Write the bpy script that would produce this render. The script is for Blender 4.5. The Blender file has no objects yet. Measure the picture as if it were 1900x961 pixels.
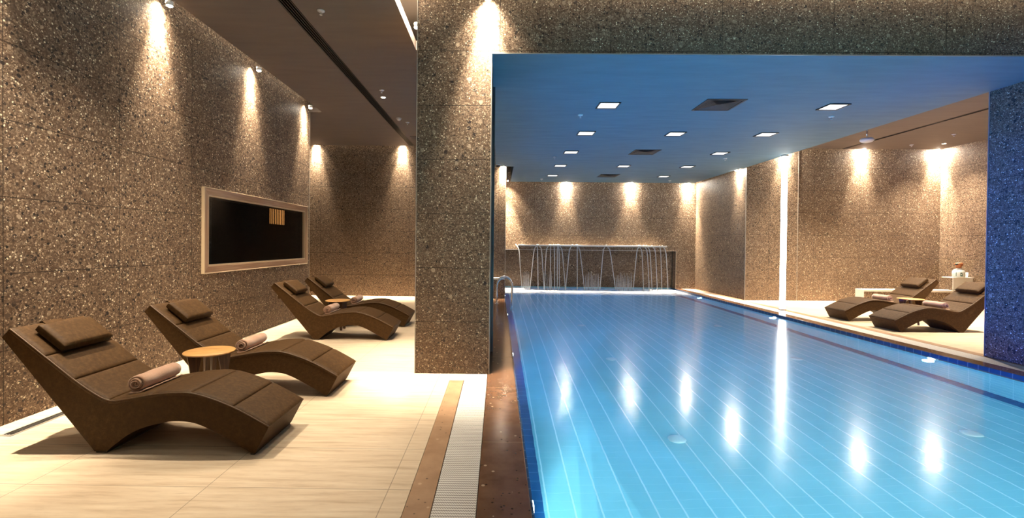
import bpy, bmesh, math, random
from math import sin, cos, pi, radians, sqrt, atan2
from mathutils import Vector, Matrix

SC = bpy.context.scene
COL = SC.collection
random.seed(7)

# ------------------------------------------------------------------ camera
cam_d = bpy.data.cameras.new('camera')
cam_d.sensor_width = 36.0
cam_d.lens = 860.0 / 1900.0 * 36.0
cam_d.shift_x = 0.01842
cam_d.shift_y = -0.00953
cam_d.clip_end = 200
cam = bpy.data.objects.new('camera', cam_d)
COL.objects.link(cam)
cam.matrix_world = (Matrix.Translation((0, 0, 1.4)) @ Matrix.Rotation(0.0105, 4, 'Z')
                    @ Matrix.Rotation(pi / 2 - 0.0105, 4, 'X') @ Matrix.Rotation(0.0095, 4, 'Z'))
SC.camera = cam

# ------------------------------------------------------------------ world, exposure
w = bpy.data.worlds.new('world')
SC.world = w
w.use_nodes = True
w.node_tree.nodes['Background'].inputs[0].default_value = (1.0, 0.85, 0.7, 1)
w.node_tree.nodes['Background'].inputs[1].default_value = 0.02
vs = SC.view_settings
vs.view_transform = 'Standard'
vs.look = 'None'
vs.exposure = 0.0
vs.gamma = 1.0
vs.use_curve_mapping = False
cy = SC.cycles
cy.use_denoising = True
cy.sample_clamp_indirect = 4.0
cy.max_bounces = 10
cy.diffuse_bounces = 4
cy.glossy_bounces = 4
cy.transmission_bounces = 6
cy.transparent_max_bounces = 8
cy.blur_glossy = 1.0

WARM = (1.0, 0.83, 0.62)
BLUE = (0.10, 0.38, 1.0)


def lamp(kind, name, loc, energy, color, size=0.05, spot=None, blend=0.5, aim=None, size_y=None):
    d = bpy.data.lights.new(name, kind)
    d.energy = energy
    d.color = color
    if kind == 'SPOT':
        d.spot_size = radians(spot)
        d.spot_blend = blend
        d.shadow_soft_size = size
    elif kind == 'POINT':
        d.shadow_soft_size = size
    elif kind == 'AREA':
        d.shape = 'RECTANGLE'
        d.size = size
        d.size_y = size_y or size
    o = bpy.data.objects.new(name, d)
    o.location = loc
    if aim is not None:
        v = Vector(aim) - Vector(loc)
        o.rotation_euler = v.to_track_quat('-Z', 'Y').to_euler()
    COL.objects.link(o)
    return o


# wall washers hidden in the ceiling coves: (position, aim, watts)
WASH = []
for y in (3.15, 5.02, 6.9, 8.8):
    WASH.append(((-3.59, y, 4.10), (-3.66, y, 0), 205))
for x in (-4.84, -2.55):
    WASH.append(((x, 12.19, 4.10), (x, 12.25, 0), 520))
WASH.append(((-0.13, 4.86, 4.12), (-0.13, 4.95, 0), 320))
WASH.append(((-0.985, 5.5, 4.12), (-0.96, 5.5, 0), 200))
for x in (2.22, 4.35, 6.2):
    WASH.append(((x, 15.19, 3.70), (x, 15.25, 0), 520))
WASH.append(((0.29, 14.95, 3.70), (0.29, 15.05, 0), 420))
WASH.append(((0.12, 12.19, 3.70), (0.12, 12.24, 0), 420))
WASH.append(((6.385, 12.55, 3.75), (6.43, 12.55, 0), 260))
for x in (7.45, 9.45, 11.35):
    WASH.append(((x, 12.12, 4.10), (x, 12.17, 0), 600))
for i, (p, a, e) in enumerate(WASH):
    dx_, dy_ = a[0] - p[0], a[1] - p[1]
    dl_ = sqrt(dx_ * dx_ + dy_ * dy_)
    p = (p[0] + 0.06 * dx_ / dl_, p[1] + 0.06 * dy_ / dl_, (3.95 if p[2] > 4.0 else 3.44) + 0.09)
    a = (p[0] + dx_ * 0.6, p[1] + dy_ * 0.6, 0)
    lamp('SPOT', 'cove_wash', p, e * 0.95, WARM, 0.03, 96, 1.0, a)
    lamp('SPOT', 'cove_wash', p, e * 9.0, WARM, 0.03, 44, 1.0, a)

# warm strip lights lying in the same coves
for p, sx_, sy_, e in (((-3.60, 3.2, 4.2), 0.04, 11.5, 16), ((-3.4, 12.19, 4.2), 6.5, 0.04, 10), ((2.6, 4.88, 4.25), 7.2, 0.05, 26),
                       ((-1.0, 5.4, 4.25), 0.05, 1.1, 90), ((3.4, 15.18, 3.8), 5.8, 0.04, 16), ((6.40, 13.8, 3.8), 0.04, 2.6, 6),
                       ((9.3, 12.16, 4.2), 4.4, 0.04, 10), ((11.45, 8.6, 4.2), 0.04, 6.6, 12)):
    lamp('AREA', 'cove_strip', p, e, WARM, sx_, size_y=sy_)

# ceiling downlights over the decks; last two added to brighten the right drain
DOWN = [(-2.03, 8.10), (-2.1, 5.6), (-2.5, 3.75), (-2.0, 1.5), (-0.6, 2.0), (10.81, 11.4), (9.2, 7.6), (8.4, 10.2), (-2.2, 11.0), (7.1, 8.0), (7.1, 10.8)]
DOWN_E = [240, 240, 560, 30, 15, 700, 1900, 1300, 160, 650, 500]
for (x, y), e in zip(DOWN, DOWN_E):
    lamp('SPOT', 'downlight', (x, y, 3.93), e, WARM, 0.03, 100, 1.0, (x, y, 0))
# unseen fill lights added in the hall behind the camera
lamp('AREA', 'hall_fill', (-1.5, -1.5, 3.9), 28, WARM, 2.0, aim=(-1.5, -1.5, 0))
lamp('AREA', 'hall_fill', (4.0, -1.0, 3.9), 22, WARM, 2.0, aim=(4.0, -1.0, 0))

# pool lamps under the waterline, in the long walls
POOL_LAMPS_Y = (2.65, 6.25, 9.76, 13.3)
for y, e, c in zip((-0.85,) + POOL_LAMPS_Y, (900, 750, 280, 180, 210), ((0.46, 0.84, 0.90), (0.44, 0.82, 0.92), (0.10, 0.45, 1.0), (0.12, 0.40, 1.0), (0.14, 0.42, 1.0))):  # the first pair, behind the camera, is added to lighten the near water
    lamp('SPOT', 'pool_lamp_and_added_spot', (0.25, y, -0.30), e, c, 0.06, 165, 0.5, (3.0, y, -0.75))
    lamp('SPOT', 'pool_lamp_and_added_spot', (5.77, y, -0.30), e, c, 0.06, 165, 0.5, (3.0, y, -0.75))
    # added blue spots just above the water, standing in for lamp light leaving it
    k = {-0.85: 0.0, 2.65: 0.7, 6.25: 1.0, 9.76: 0.6}.get(y, 0.12)
    lamp('SPOT', 'pool_lamp_and_added_spot', (0.24, y, -0.035), 260 * k, (0.02, 0.34, 1.0), 0.05, 110, 0.8, (3.2, y, 3.0))
    lamp('SPOT', 'pool_lamp_and_added_spot', (5.79, y, -0.035), 150 * k, (0.03, 0.36, 1.0), 0.05, 100, 0.8, (3.0, y, 3.4))
# two extra blue spots, added to turn the pillar blue
lamp('SPOT', 'pool_lamp_and_added_spot', (0.24, 2.65, -0.035), 1900, (0.01, 0.09, 1.0), 0.05, 48, 0.7, (6.37, 5.6, 1.5))
lamp('SPOT', 'pool_lamp_and_added_spot', (0.24, 6.25, -0.035), 1900, (0.01, 0.09, 1.0), 0.05, 30, 0.7, (6.37, 5.6, 1.4))


# ------------------------------------------------------------------ materials
class NT:
    def __init__(s, name):
        s.m = bpy.data.materials.new(name)
        s.m.use_nodes = True
        s.t = s.m.node_tree
        s.b = s.t.nodes['Principled BSDF']
        s.out = s.t.nodes['Material Output']

    def n(s, typ, **kw):
        nd = s.t.nodes.new(typ)
        for k, v in kw.items():
            setattr(nd, k, v)
        return nd

    def put(s, sock, v):
        if hasattr(v, 'is_linked') or isinstance(v, bpy.types.NodeSocket):
            s.t.links.new(v, sock)
        else:
            sock.default_value = v

    def math(s, op, a, b=0.0, c=0.0, clamp=False):
        nd = s.n('ShaderNodeMath', operation=op)
        nd.use_clamp = clamp
        s.put(nd.inputs[0], a)
        s.put(nd.inputs[1], b)
        if op in ('SMOOTH_MIN', 'COMPARE', 'MULTIPLY_ADD'):
            s.put(nd.inputs[2], c)
        return nd.outputs[0]

    def pos(s, scale=(1, 1, 1)):
        g = s.n('ShaderNodeNewGeometry')
        mp = s.n('ShaderNodeMapping')
        mp.inputs['Scale'].default_value = scale
        s.t.links.new(g.outputs['Position'], mp.inputs[0])
        return mp.outputs[0]

    def obj(s, scale=(1, 1, 1)):
        g = s.n('ShaderNodeTexCoord')
        mp = s.n('ShaderNodeMapping')
        mp.inputs['Scale'].default_value = scale
        s.t.links.new(g.outputs['Object'], mp.inputs[0])
        return mp.outputs[0]

    def sep(s, v):
        nd = s.n('ShaderNodeSeparateXYZ')
        s.t.links.new(v, nd.inputs[0])
        return nd.outputs

    def noise(s, v, scale, detail=3, rough=0.5):
        nd = s.n('ShaderNodeTexNoise')
        s.t.links.new(v, nd.inputs['Vector'])
        nd.inputs['Scale'].default_value = scale
        nd.inputs['Detail'].default_value = detail
        nd.inputs['Roughness'].default_value = rough
        return nd.outputs['Fac']

    def vor(s, v, scale, feature='F1'):
        nd = s.n('ShaderNodeTexVoronoi', feature=feature)
        s.t.links.new(v, nd.inputs['Vector'])
        nd.inputs['Scale'].default_value = scale
        return nd

    def ramp(s, fac, stops, interp='LINEAR'):
        nd = s.n('ShaderNodeValToRGB')
        cr = nd.color_ramp
        cr.interpolation = interp
        while len(cr.elements) < len(stops):
            cr.elements.new(0.5)
        for e, (p, c) in zip(cr.elements, stops):
            e.position = p
            e.color = (c[0], c[1], c[2], 1)
        s.put(nd.inputs[0], fac)
        return nd.outputs[0]

    def mix(s, fac, a, b):
        nd = s.n('ShaderNodeMix', data_type='RGBA')
        s.put(nd.inputs[0], fac)
        s.put(nd.inputs[6], a if not isinstance(a, tuple) else (*a[:3], 1))
        s.put(nd.inputs[7], b if not isinstance(b, tuple) else (*b[:3], 1))
        return nd.outputs[2]

    def bump(s, h, strength=0.3, dist=0.01):
        nd = s.n('ShaderNodeBump')
        nd.inputs['Strength'].default_value = strength
        nd.inputs['Distance'].default_value = dist
        s.put(nd.inputs['Height'], h)
        s.t.links.new(nd.outputs[0], s.b.inputs['Normal'])

    def set(s, **kw):
        for k, v in kw.items():
            s.put(s.b.inputs[k.replace('_', ' ')], v if not (isinstance(v, tuple) and len(v) == 3) else (*v, 1))
        return s

    def seam(s, coord, period, offset, width):
        """1 on a joint line"""
        a = s.math('SUBTRACT', coord, offset)
        p = s.math('PINGPONG', a, period / 2)
        return s.math('LESS_THAN', p, width / 2)


def simple(name, col, rough=0.5, metal=0.0, **kw):
    t = NT(name)
    t.set(Base_Color=col, Roughness=rough, Metallic=metal, **kw)
    return t.m


def stone(name, axis, period, offset, zper=0.582, zoff=3.47):
    t = NT(name)
    p = t.pos()
    wv = t.n('ShaderNodeTexNoise')
    wv.inputs['Scale'].default_value = 30
    wv.inputs['Detail'].default_value = 2
    t.t.links.new(p, wv.inputs['Vector'])
    va = t.n('ShaderNodeVectorMath', operation='MULTIPLY_ADD')
    t.t.links.new(wv.outputs['Color'], va.inputs[0])
    va.inputs[1].default_value = (0.016, 0.016, 0.016)
    t.t.links.new(p, va.inputs[2])
    q = va.outputs[0]

    def peb(scale, cover, radius, stops, src):
        v = t.vor(q, scale)
        r_ = t.sep(v.outputs['Color'])
        m_ = t.math('MULTIPLY', t.math('GREATER_THAN', r_[0], 1 - cover), t.math('LESS_THAN', v.outputs['Distance'], radius))
        return t.mix(m_, src, t.ramp(r_[1], stops)), m_
    rf = t.sep(t.vor(q, 75).outputs['Color'])
    grain = t.noise(p, 170, 3, 0.7)
    cl = t.noise(p, 5.0, 4, 0.6)
    c = t.ramp(rf[0], [(0.0, (0.094, 0.060, 0.040)), (0.4, (0.150, 0.101, 0.067)), (0.8, (0.213, 0.149, 0.101)), (1.0, (0.325, 0.234, 0.157))])
    c = t.mix(t.math('MULTIPLY', t.ramp(grain, [(0.36, (1, 1, 1)), (0.48, (0, 0, 0))]), 0.55), c, (0.056, 0.036, 0.024))
    c = t.mix(t.math('MULTIPLY', t.ramp(cl, [(0.45, (0, 0, 0)), (0.70, (1, 1, 1))]), 0.45), c, (0.094, 0.062, 0.043))
    DK = [(0.0, (0.020, 0.017, 0.016)), (0.6, (0.050, 0.038, 0.031)), (1.0, (0.094, 0.066, 0.047))]
    LG = [(0.0, (0.325, 0.234, 0.157)), (0.6, (0.525, 0.396, 0.274)), (1.0, (0.900, 0.840, 0.627))]
    c, m1_ = peb(16, 0.13, 0.36, [(0.0, (0.025, 0.020, 0.020)), (0.6, (0.069, 0.050, 0.040)), (0.75, (0.213, 0.156, 0.112)), (1.0, (0.450, 0.348, 0.246))], c)
    c, m2_ = peb(34, 0.16, 0.40, DK, c)
    c, m3_ = peb(48, 0.15, 0.38, LG, c)
    c, m4_ = peb(90, 0.16, 0.42, DK, c)
    c, m5_ = peb(110, 0.20, 0.42, LG, c)
    xyz = t.sep(p)
    s1 = t.seam(xyz[0 if axis == 'x' else 1], period, offset, 0.007)
    s2 = t.seam(xyz[2], zper, zoff, 0.007)
    sm = t.math('MAXIMUM', s1, s2)
    c = t.mix(t.math('MULTIPLY', sm, 0.85), c, (0.028, 0.021, 0.016))
    t.set(Base_Color=c, Roughness=0.55)
    t.b.inputs['Specular IOR Level'].default_value = 0.125
    t.bump(t.math('SUBTRACT', rf[0], t.math('MULTIPLY', sm, 2.0)), 0.25, 0.003)
    return t.m


M = {}
M['stone_x'] = stone('speckled_stone_cross', 'x', 1.18, 1.18)
M['stone_col'] = stone('speckled_stone_column', 'x', 4.0, -0.085)
M['stone_y'] = stone('speckled_stone_long', 'y', 1.07, 5.58)
M['stone_plain'] = stone('speckled_stone_plain', 'x', 50, 25, 50, 25)

t = NT('beige_floor_tile')
p = t.pos()
st = t.noise(t.pos((2.0, 26, 1)), 1.0, 6, 0.6)
st2 = t.noise(t.pos((9, 60, 1)), 1.0, 4, 0.6)
c = t.ramp(st, [(0.30, (0.52, 0.385, 0.25)), (0.45, (0.66, 0.525, 0.37)), (0.7, (0.76, 0.64, 0.48))])
c = t.mix(t.math('MULTIPLY', t.ramp(st2, [(0.52, (0, 0, 0)), (0.75, (1, 1, 1))]), 0.35), c, (0.42, 0.30, 0.19))
xyz = t.sep(p)
sm = t.math('MAXIMUM', t.seam(xyz[0], 1.04, -1.65, 0.005), t.seam(xyz[1], 0.52, 2.615, 0.005))
c = t.mix(t.math('MULTIPLY', sm, 0.7), c, (0.20, 0.14, 0.09))
t.set(Base_Color=c, Roughness=0.38)
M['floor'] = t.m


def coping_mat(name, c0, c1, yoff, rough):
    t = NT(name)
    p = t.pos()
    nz = t.noise(p, 6, 6, 0.6)
    c = t.ramp(nz, [(0.3, c0), (0.7, c1)])
    v = t.vor(p, 22)
    pit = t.math('MULTIPLY', t.math('LESS_THAN', v.outputs['Distance'], 0.16), t.math('GREATER_THAN', t.sep(v.outputs['Color'])[0], 0.6))
    c = t.mix(t.math('MULTIPLY', pit, 0.75), c, tuple(k * 0.25 for k in c0))
    v2 = t.vor(p, 13)
    lt = t.math('MULTIPLY', t.math('LESS_THAN', v2.outputs['Distance'], 0.14), t.math('GREATER_THAN', t.sep(v2.outputs['Color'])[1], 0.75))
    c = t.mix(t.math('MULTIPLY', lt, 0.6), c, (0.65, 0.48, 0.33))
    sm = t.seam(t.sep(p)[1], 1.24, yoff, 0.004)
    c = t.mix(t.math('MULTIPLY', sm, 0.6), c, (0.5, 0.33, 0.2))
    t.set(Base_Color=c, Roughness=rough)
    return t.m


M['coping'] = coping_mat('brown_coping_stone', (0.105, 0.052, 0.028), (0.175, 0.092, 0.052), 3.27, 0.16)
M['coping_outer'] = coping_mat('tan_border_stone', (0.34, 0.20, 0.115), (0.47, 0.30, 0.18), 3.55, 0.35)

t = NT('white_drain_grating')
p = t.pos()
xyz = t.sep(p)
tri = t.math('PINGPONG', xyz[0], 0.0065)
vv = t.math('ADD', xyz[1], t.math('MULTIPLY', tri, 1.7))
ph = t.math('PINGPONG', vv, 0.0125)
hole = t.math('LESS_THAN', ph, 0.0030)
c = t.mix(hole, (0.82, 0.80, 0.76), (0.10, 0.07, 0.05))
t.set(Base_Color=c, Roughness=0.35)
t.bump(t.math('SUBTRACT', 1.0, hole), 0.6, 0.004)
M['drain'] = t.m

t = NT('dark_ceiling_plaster')
p = t.pos()
c = t.ramp(t.noise(t.pos((1.5, 9, 1)), 1.0, 4), [(0.3, (0.105, 0.082, 0.070)), (0.7, (0.125, 0.098, 0.084))])
t.set(Base_Color=c, Roughness=0.7)
M['ceil_brown'] = t.m
t = NT('pool_lit_ceiling_plaster')  # grey plaster with the pool's blue light mixed into its colour
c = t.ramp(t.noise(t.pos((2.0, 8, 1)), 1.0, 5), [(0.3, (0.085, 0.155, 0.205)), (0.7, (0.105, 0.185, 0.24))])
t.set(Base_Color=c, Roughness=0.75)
M['ceil_pool_tint'] = t.m
M['cove'] = simple('white_cove_paint', (0.8, 0.76, 0.68), 0.8)
M['steel_trim'] = simple('brushed_steel_trim', (0.62, 0.58, 0.52), 0.35, 0.7)
M['grey_metal'] = simple('dark_grey_metal', (0.16, 0.17, 0.19), 0.35, 0.8)
M['chrome'] = simple('polished_chrome', (0.88, 0.88, 0.90), 0.25, 0.85)
M['white_plastic'] = simple('white_plastic', (0.8, 0.79, 0.77), 0.35)
M['black_metal'] = simple('black_painted_metal', (0.006, 0.006, 0.007), 0.5)
M['grille_bar'] = simple('dark_bronze_bar', (0.018, 0.016, 0.015), 0.4, 0.3)
M['white_stone'] = simple('white_stone_slab', (0.78, 0.74, 0.67), 0.3)


def tile_mat(name, c0, c1, grout, px, py, ax, w1, w2, offx=0.19):
    """tiles: ax gives the two in-plane axes"""
    t = NT(name)
    p = t.pos()
    xyz = t.sep(p)
    nz = t.noise(p, 3.0, 3)
    c = t.ramp(nz, [(0.3, c0), (0.7, c1)])
    s1 = t.seam(xyz[ax[0]], px, offx, w1)
    s2 = t.seam(xyz[ax[1]], py, 0.03, w2)
    c = t.mix(s2, c, tuple(0.7 * a + 0.3 * b for a, b in zip(c1, grout)))
    c = t.mix(s1, c, grout)
    t.set(Base_Color=c, Roughness=0.25)
    return t.m


LT0, LT1 = (0.30, 0.56, 0.62), (0.36, 0.64, 0.70)
GR = (0.85, 0.93, 0.95)
M['tile_floor'] = tile_mat('aqua_pool_floor_tile', LT0, LT1, GR, 0.20, 0.10, (0, 1), 0.013, 0.003)
M['tile_wall'] = tile_mat('aqua_pool_wall_tile', LT0, LT1, GR, 0.12, 0.25, (2, 1), 0.005, 0.008)
M['tile_end'] = tile_mat('aqua_pool_end_tile', LT0, LT1, GR, 0.12, 0.25, (2, 0), 0.005, 0.008)
M['tile_dark'] = tile_mat('navy_pool_border_tile', (0.010, 0.075, 0.20), (0.016, 0.10, 0.26), (0.20, 0.45, 0.60), 50, 0.125, (0, 1), 0.001, 0.006, 25)
M['tile_band'] = tile_mat('navy_waterline_tile', (0.010, 0.045, 0.12), (0.016, 0.06, 0.17), (0.30, 0.45, 0.55), 50, 0.125, (0, 1), 0.001, 0.008, 25)

# water: refraction below, soft fresnel reflection above
t = NT('pool_water')
t.t.nodes.remove(t.b)
refr = t.n('ShaderNodeBsdfRefraction')
refr.inputs['Color'].default_value = (0.90, 0.97, 1.0, 1)
refr.inputs['Roughness'].default_value = 0.0
refr.inputs['IOR'].default_value = 1.33
gl = t.n('ShaderNodeBsdfGlossy')
gl.inputs['Color'].default_value = (1, 1, 1, 1)
gl.inputs['Roughness'].default_value = 0.165
fr = t.n('ShaderNodeFresnel')
fr.inputs['IOR'].default_value = 1.33
mx = t.n('ShaderNodeMixShader')
bp = t.n('ShaderNodeBump')
bp.inputs['Strength'].default_value = 0.25
bp.inputs['Distance'].default_value = 0.004
t.t.links.new(t.noise(t.pos((3, 7, 1)), 1.2, 2), bp.inputs['Height'])
t.t.links.new(bp.outputs[0], gl.inputs['Normal'])
t.t.links.new(bp.outputs[0], refr.inputs['Normal'])
t.t.links.new(fr.outputs[0], mx.inputs[0])
t.t.links.new(refr.outputs[0], mx.inputs[1])
t.t.links.new(gl.outputs[0], mx.inputs[2])
t.t.links.new(mx.outputs[0], t.out.inputs['Surface'])
M['water'] = t.m


def emis(name, col, strength):
    t = NT(name)
    t.set(Base_Color=(0.8, 0.8, 0.8), Roughness=0.5)
    t.b.inputs['Emission Color'].default_value = (*col, 1)
    t.b.inputs['Emission Strength'].default_value = strength
    return t.m


M['panel_glow'] = emis('lit_ceiling_diffuser', (1.0, 0.97, 0.88), 1.6)
M['led_glow'] = emis('lit_column_diffuser', (1.0, 0.95, 0.85), 14.0)
M['bulb_glow'] = emis('lit_downlight_lens', (1.0, 0.88, 0.7), 25.0)
M['pool_glow'] = emis('lit_pool_lamp_lens', (0.85, 0.95, 1.0), 20.0)
M['amber_glow'] = emis('amber_glass_tube', (1.0, 0.42, 0.10), 1.1)

t = NT('brown_suede_upholstery')
p = t.pos()
nz = t.noise(p, 38, 6, 0.7)
nz2 = t.noise(p, 110, 4, 0.6)
c = t.ramp(nz, [(0.30, (0.036, 0.017, 0.005)), (0.50, (0.058, 0.029, 0.008)), (0.70, (0.090, 0.047, 0.015))])
c = t.mix(t.math('MULTIPLY', nz2, 0.5), c, (0.040, 0.018, 0.006))
t.set(Base_Color=c, Roughness=0.62)
t.b.inputs['Specular IOR Level'].default_value = 0.15
t.bump(nz2, 0.25, 0.002)
M['suede'] = t.m
M['piping'] = simple('brown_piping_cord', (0.10, 0.055, 0.024), 0.5)
M['plinth'] = simple('dark_plinth', (0.03, 0.02, 0.012), 0.5)

t = NT('pink_beige_towel')
p = t.pos()
nz = t.noise(p, 160, 3, 0.7)
c = t.mix(t.noise(p, 14, 3), (0.40, 0.23, 0.15), (0.52, 0.32, 0.215))
t.set(Base_Color=c, Roughness=0.95)
t.b.inputs['Sheen Weight'].default_value = 0.4
t.bump(nz, 0.8, 0.004)
M['towel'] = t.m


def wood(name, c0, c1, c2, scale=(3, 40, 40), rough=0.4):
    t = NT(name)
    nz = t.noise(t.obj(scale), 1.0, 6, 0.6)
    c = t.ramp(nz, [(0.3, c0), (0.5, c1), (0.7, c2)])
    t.set(Base_Color=c, Roughness=rough)
    return t.m


M['wood_top'] = wood('honey_wood', (0.36, 0.17, 0.05), (0.52, 0.28, 0.09), (0.62, 0.37, 0.14), (6, 40, 10))
M['wood_leg'] = wood('walnut_wood', (0.035, 0.015, 0.006), (0.075, 0.033, 0.013), (0.14, 0.065, 0.026), (60, 60, 5))
M['wood_frame_h'] = wood('light_oak_rail', (0.26, 0.14, 0.08), (0.38, 0.23, 0.14), (0.50, 0.33, 0.22), (40, 2, 60))
M['wood_frame_v'] = wood('light_oak_stile', (0.26, 0.14, 0.08), (0.38, 0.23, 0.14), (0.50, 0.33, 0.22), (40, 60, 2))
M['frame_edge'] = simple('pale_frame_edge', (0.55, 0.42, 0.27), 0.4)

t = NT('dark_window_glass')
t.t.nodes.remove(t.b)
tr = t.n('ShaderNodeBsdfTransparent')
tr.inputs['Color'].default_value = (0.75, 0.75, 0.75, 1)
gl = t.n('ShaderNodeBsdfGlossy')
gl.inputs['Roughness'].default_value = 0.02
mx = t.n('ShaderNodeMixShader')
mx.inputs[0].default_value = 0.05
t.t.links.new(tr.outputs[0], mx.inputs[1])
t.t.links.new(gl.outputs[0], mx.inputs[2])
t.t.links.new(mx.outputs[0], t.out.inputs['Surface'])
M['dark_glass'] = t.m
M['dark_room'] = simple('dark_room_paint', (0.006, 0.006, 0.008), 0.9)

t = NT('falling_water')
t.t.nodes.remove(t.b)
tr = t.n('ShaderNodeBsdfTransparent')
df = t.n('ShaderNodeBsdfDiffuse')
df.inputs['Color'].default_value = (0.95, 0.97, 1.0, 1)
gl = t.n('ShaderNodeBsdfGlossy')
gl.inputs['Roughness'].default_value = 0.1
m1 = t.n('ShaderNodeMixShader')
m1.inputs[0].default_value = 0.35
m2 = t.n('ShaderNodeMixShader')
m2.inputs[0].default_value = 0.68
t.t.links.new(df.outputs[0], m1.inputs[1])
t.t.links.new(gl.outputs[0], m1.inputs[2])
t.t.links.new(tr.outputs[0], m2.inputs[1])
t.t.links.new(m1.outputs[0], m2.inputs[2])
t.t.links.new(m2.outputs[0], t.out.inputs['Surface'])
M['stream'] = t.m

t = NT('white_foam')
t.t.nodes.remove(t.b)
tr = t.n('ShaderNodeBsdfTransparent')
df = t.n('ShaderNodeBsdfDiffuse')
df.inputs['Color'].default_value = (0.95, 0.97, 1.0, 1)
m2 = t.n('ShaderNodeMixShader')
yy = t.sep(t.pos())[1]
edge = t.math('DIVIDE', t.math('SUBTRACT', yy, 13.4), 1.3, clamp=True)
fo = t.math('MULTIPLY', t.ramp(t.noise(t.pos((3, 5, 1)), 1.3, 5, 0.65), [(0.28, (0, 0, 0)), (0.52, (1, 1, 1))]), edge)
t.t.links.new(t.math('MULTIPLY', fo, 0.85), m2.inputs[0])
t.t.links.new(tr.outputs[0], m2.inputs[1])
t.t.links.new(df.outputs[0], m2.inputs[2])
t.t.links.new(m2.outputs[0], t.out.inputs['Surface'])
M['foam'] = t.m


# ------------------------------------------------------------------ mesh helpers
def new_obj(name, bm, mat, parent=None, smooth=False, bevel=0.0, seg=2, angle=35):
    bmesh.ops.recalc_face_normals(bm, faces=bm.faces)
    me = bpy.data.meshes.new(name)
    bm.to_mesh(me)
    bm.free()
    me.materials.append(mat)
    if smooth:
        for f in me.polygons:
            f.use_smooth = True
    o = bpy.data.objects.new(name, me)
    COL.objects.link(o)
    if parent is not None:
        o.parent = parent
    if bevel > 0:
        md = o.modifiers.new('bevel', 'BEVEL')
        md.width = bevel
        md.segments = seg
        md.limit_method = 'ANGLE'
        md.angle_limit = radians(angle)
    return o


def add_box(bm, x0, x1, y0, y1, z0, z1):
    vs_ = [bm.verts.new(c) for c in ((x0, y0, z0), (x1, y0, z0), (x1, y1, z0), (x0, y1, z0),
                                     (x0, y0, z1), (x1, y0, z1), (x1, y1, z1), (x0, y1, z1))]
    for f in ((3, 2, 1, 0), (4, 5, 6, 7), (0, 1, 5, 4), (1, 2, 6, 5), (2, 3, 7, 6), (3, 0, 4, 7)):
        bm.faces.new([vs_[i] for i in f])


def boxes(name, bl, mat, parent=None, bevel=0.0, **kw):
    bm = bmesh.new()
    for b in bl:
        add_box(bm, *b)
    return new_obj(name, bm, mat, parent, bevel=bevel, **kw)


def add_lathe(bm, prof, n=24, c=(0, 0, 0), closed_ends=True):
    rings = []
    for r, z in prof:
        if r < 1e-5:
            rings.append([bm.verts.new((c[0], c[1], c[2] + z))])
        else:
            rings.append([bm.verts.new((c[0] + r * cos(2 * pi * k / n), c[1] + r * sin(2 * pi * k / n), c[2] + z)) for k in range(n)])
    for a, b in zip(rings[:-1], rings[1:]):
        for k in range(n):
            k2 = (k + 1) % n
            if len(a) == 1 and len(b) == 1:
                continue
            if len(a) == 1:
                bm.faces.new((a[0], b[k], b[k2]))
            elif len(b) == 1:
                bm.faces.new((a[k], a[k2], b[0]))
            else:
                bm.faces.new((a[k], a[k2], b[k2], b[k]))
    if closed_ends:
        for r in (rings[0], rings[-1]):
            if len(r) > 2:
                bm.faces.new(r)


def lathe(name, prof, mat, parent=None, n=24, c=(0, 0, 0), smooth=True):
    bm = bmesh.new()
    add_lathe(bm, prof, n, c)
    return new_obj(name, bm, mat, parent, smooth=smooth)


def add_tube(bm, pts, rad, n=10):
    pts = [Vector(p) for p in pts]
    rs = rad if isinstance(rad, (list, tuple)) else [rad] * len(pts)
    up = None
    rings = []
    for i, p in enumerate(pts):
        a = pts[max(i - 1, 0)]
        b = pts[min(i + 1, len(pts) - 1)]
        d = (b - a).normalized()
        if up is None:
            up = d.orthogonal().normalized()
        up = (up - d * up.dot(d)).normalized()
        s = d.cross(up)
        rings.append([bm.verts.new(p + (up * cos(2 * pi * k / n) + s * sin(2 * pi * k / n)) * rs[i]) for k in range(n)])
    for a, b in zip(rings[:-1], rings[1:]):
        for k in range(n):
            bm.faces.new((a[k], a[(k + 1) % n], b[(k + 1) % n], b[k]))
    bm.faces.new(rings[0][::-1])
    bm.faces.new(rings[-1])


def tube(name, pts, rad, mat, parent=None, n=10):
    bm = bmesh.new()
    add_tube(bm, pts, rad, n)
    return new_obj(name, bm, mat, parent, smooth=True)


def prism_xz(name, poly, y0, y1, mat, parent=None, bevel=0.0, seg=2):
    bm = bmesh.new()
    a = [bm.verts.new((x, y0, z)) for x, z in poly]
    b = [bm.verts.new((x, y1, z)) for x, z in poly]
    n = len(poly)
    bm.faces.new(a)
    bm.faces.new(b[::-1])
    for k in range(n):
        bm.faces.new((a[k], b[k], b[(k + 1) % n], a[(k + 1) % n]))
    return new_obj(name, bm, mat, parent, bevel=bevel, seg=seg)


def thing(name, label, cat, loc=(0, 0, 0), rotz=0.0, group=None):
    o = bpy.data.objects.new(name, None)
    o.empty_display_size = 0.1
    COL.objects.link(o)
    o.location = loc
    o.rotation_euler = (0, 0, rotz)
    return tag(o, label, cat, group)


def tag(o, label, cat, group=None):
    o['label'] = label
    o['category'] = cat
    if group:
        o['group'] = group
    return o


def slabs(name, bl, mat, label):
    for b in bl:
        struct(boxes(name, [b], mat), label)


def struct(o, label=None):
    o['kind'] = 'structure'
    if label:
        o['label'] = label
    return o


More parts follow.
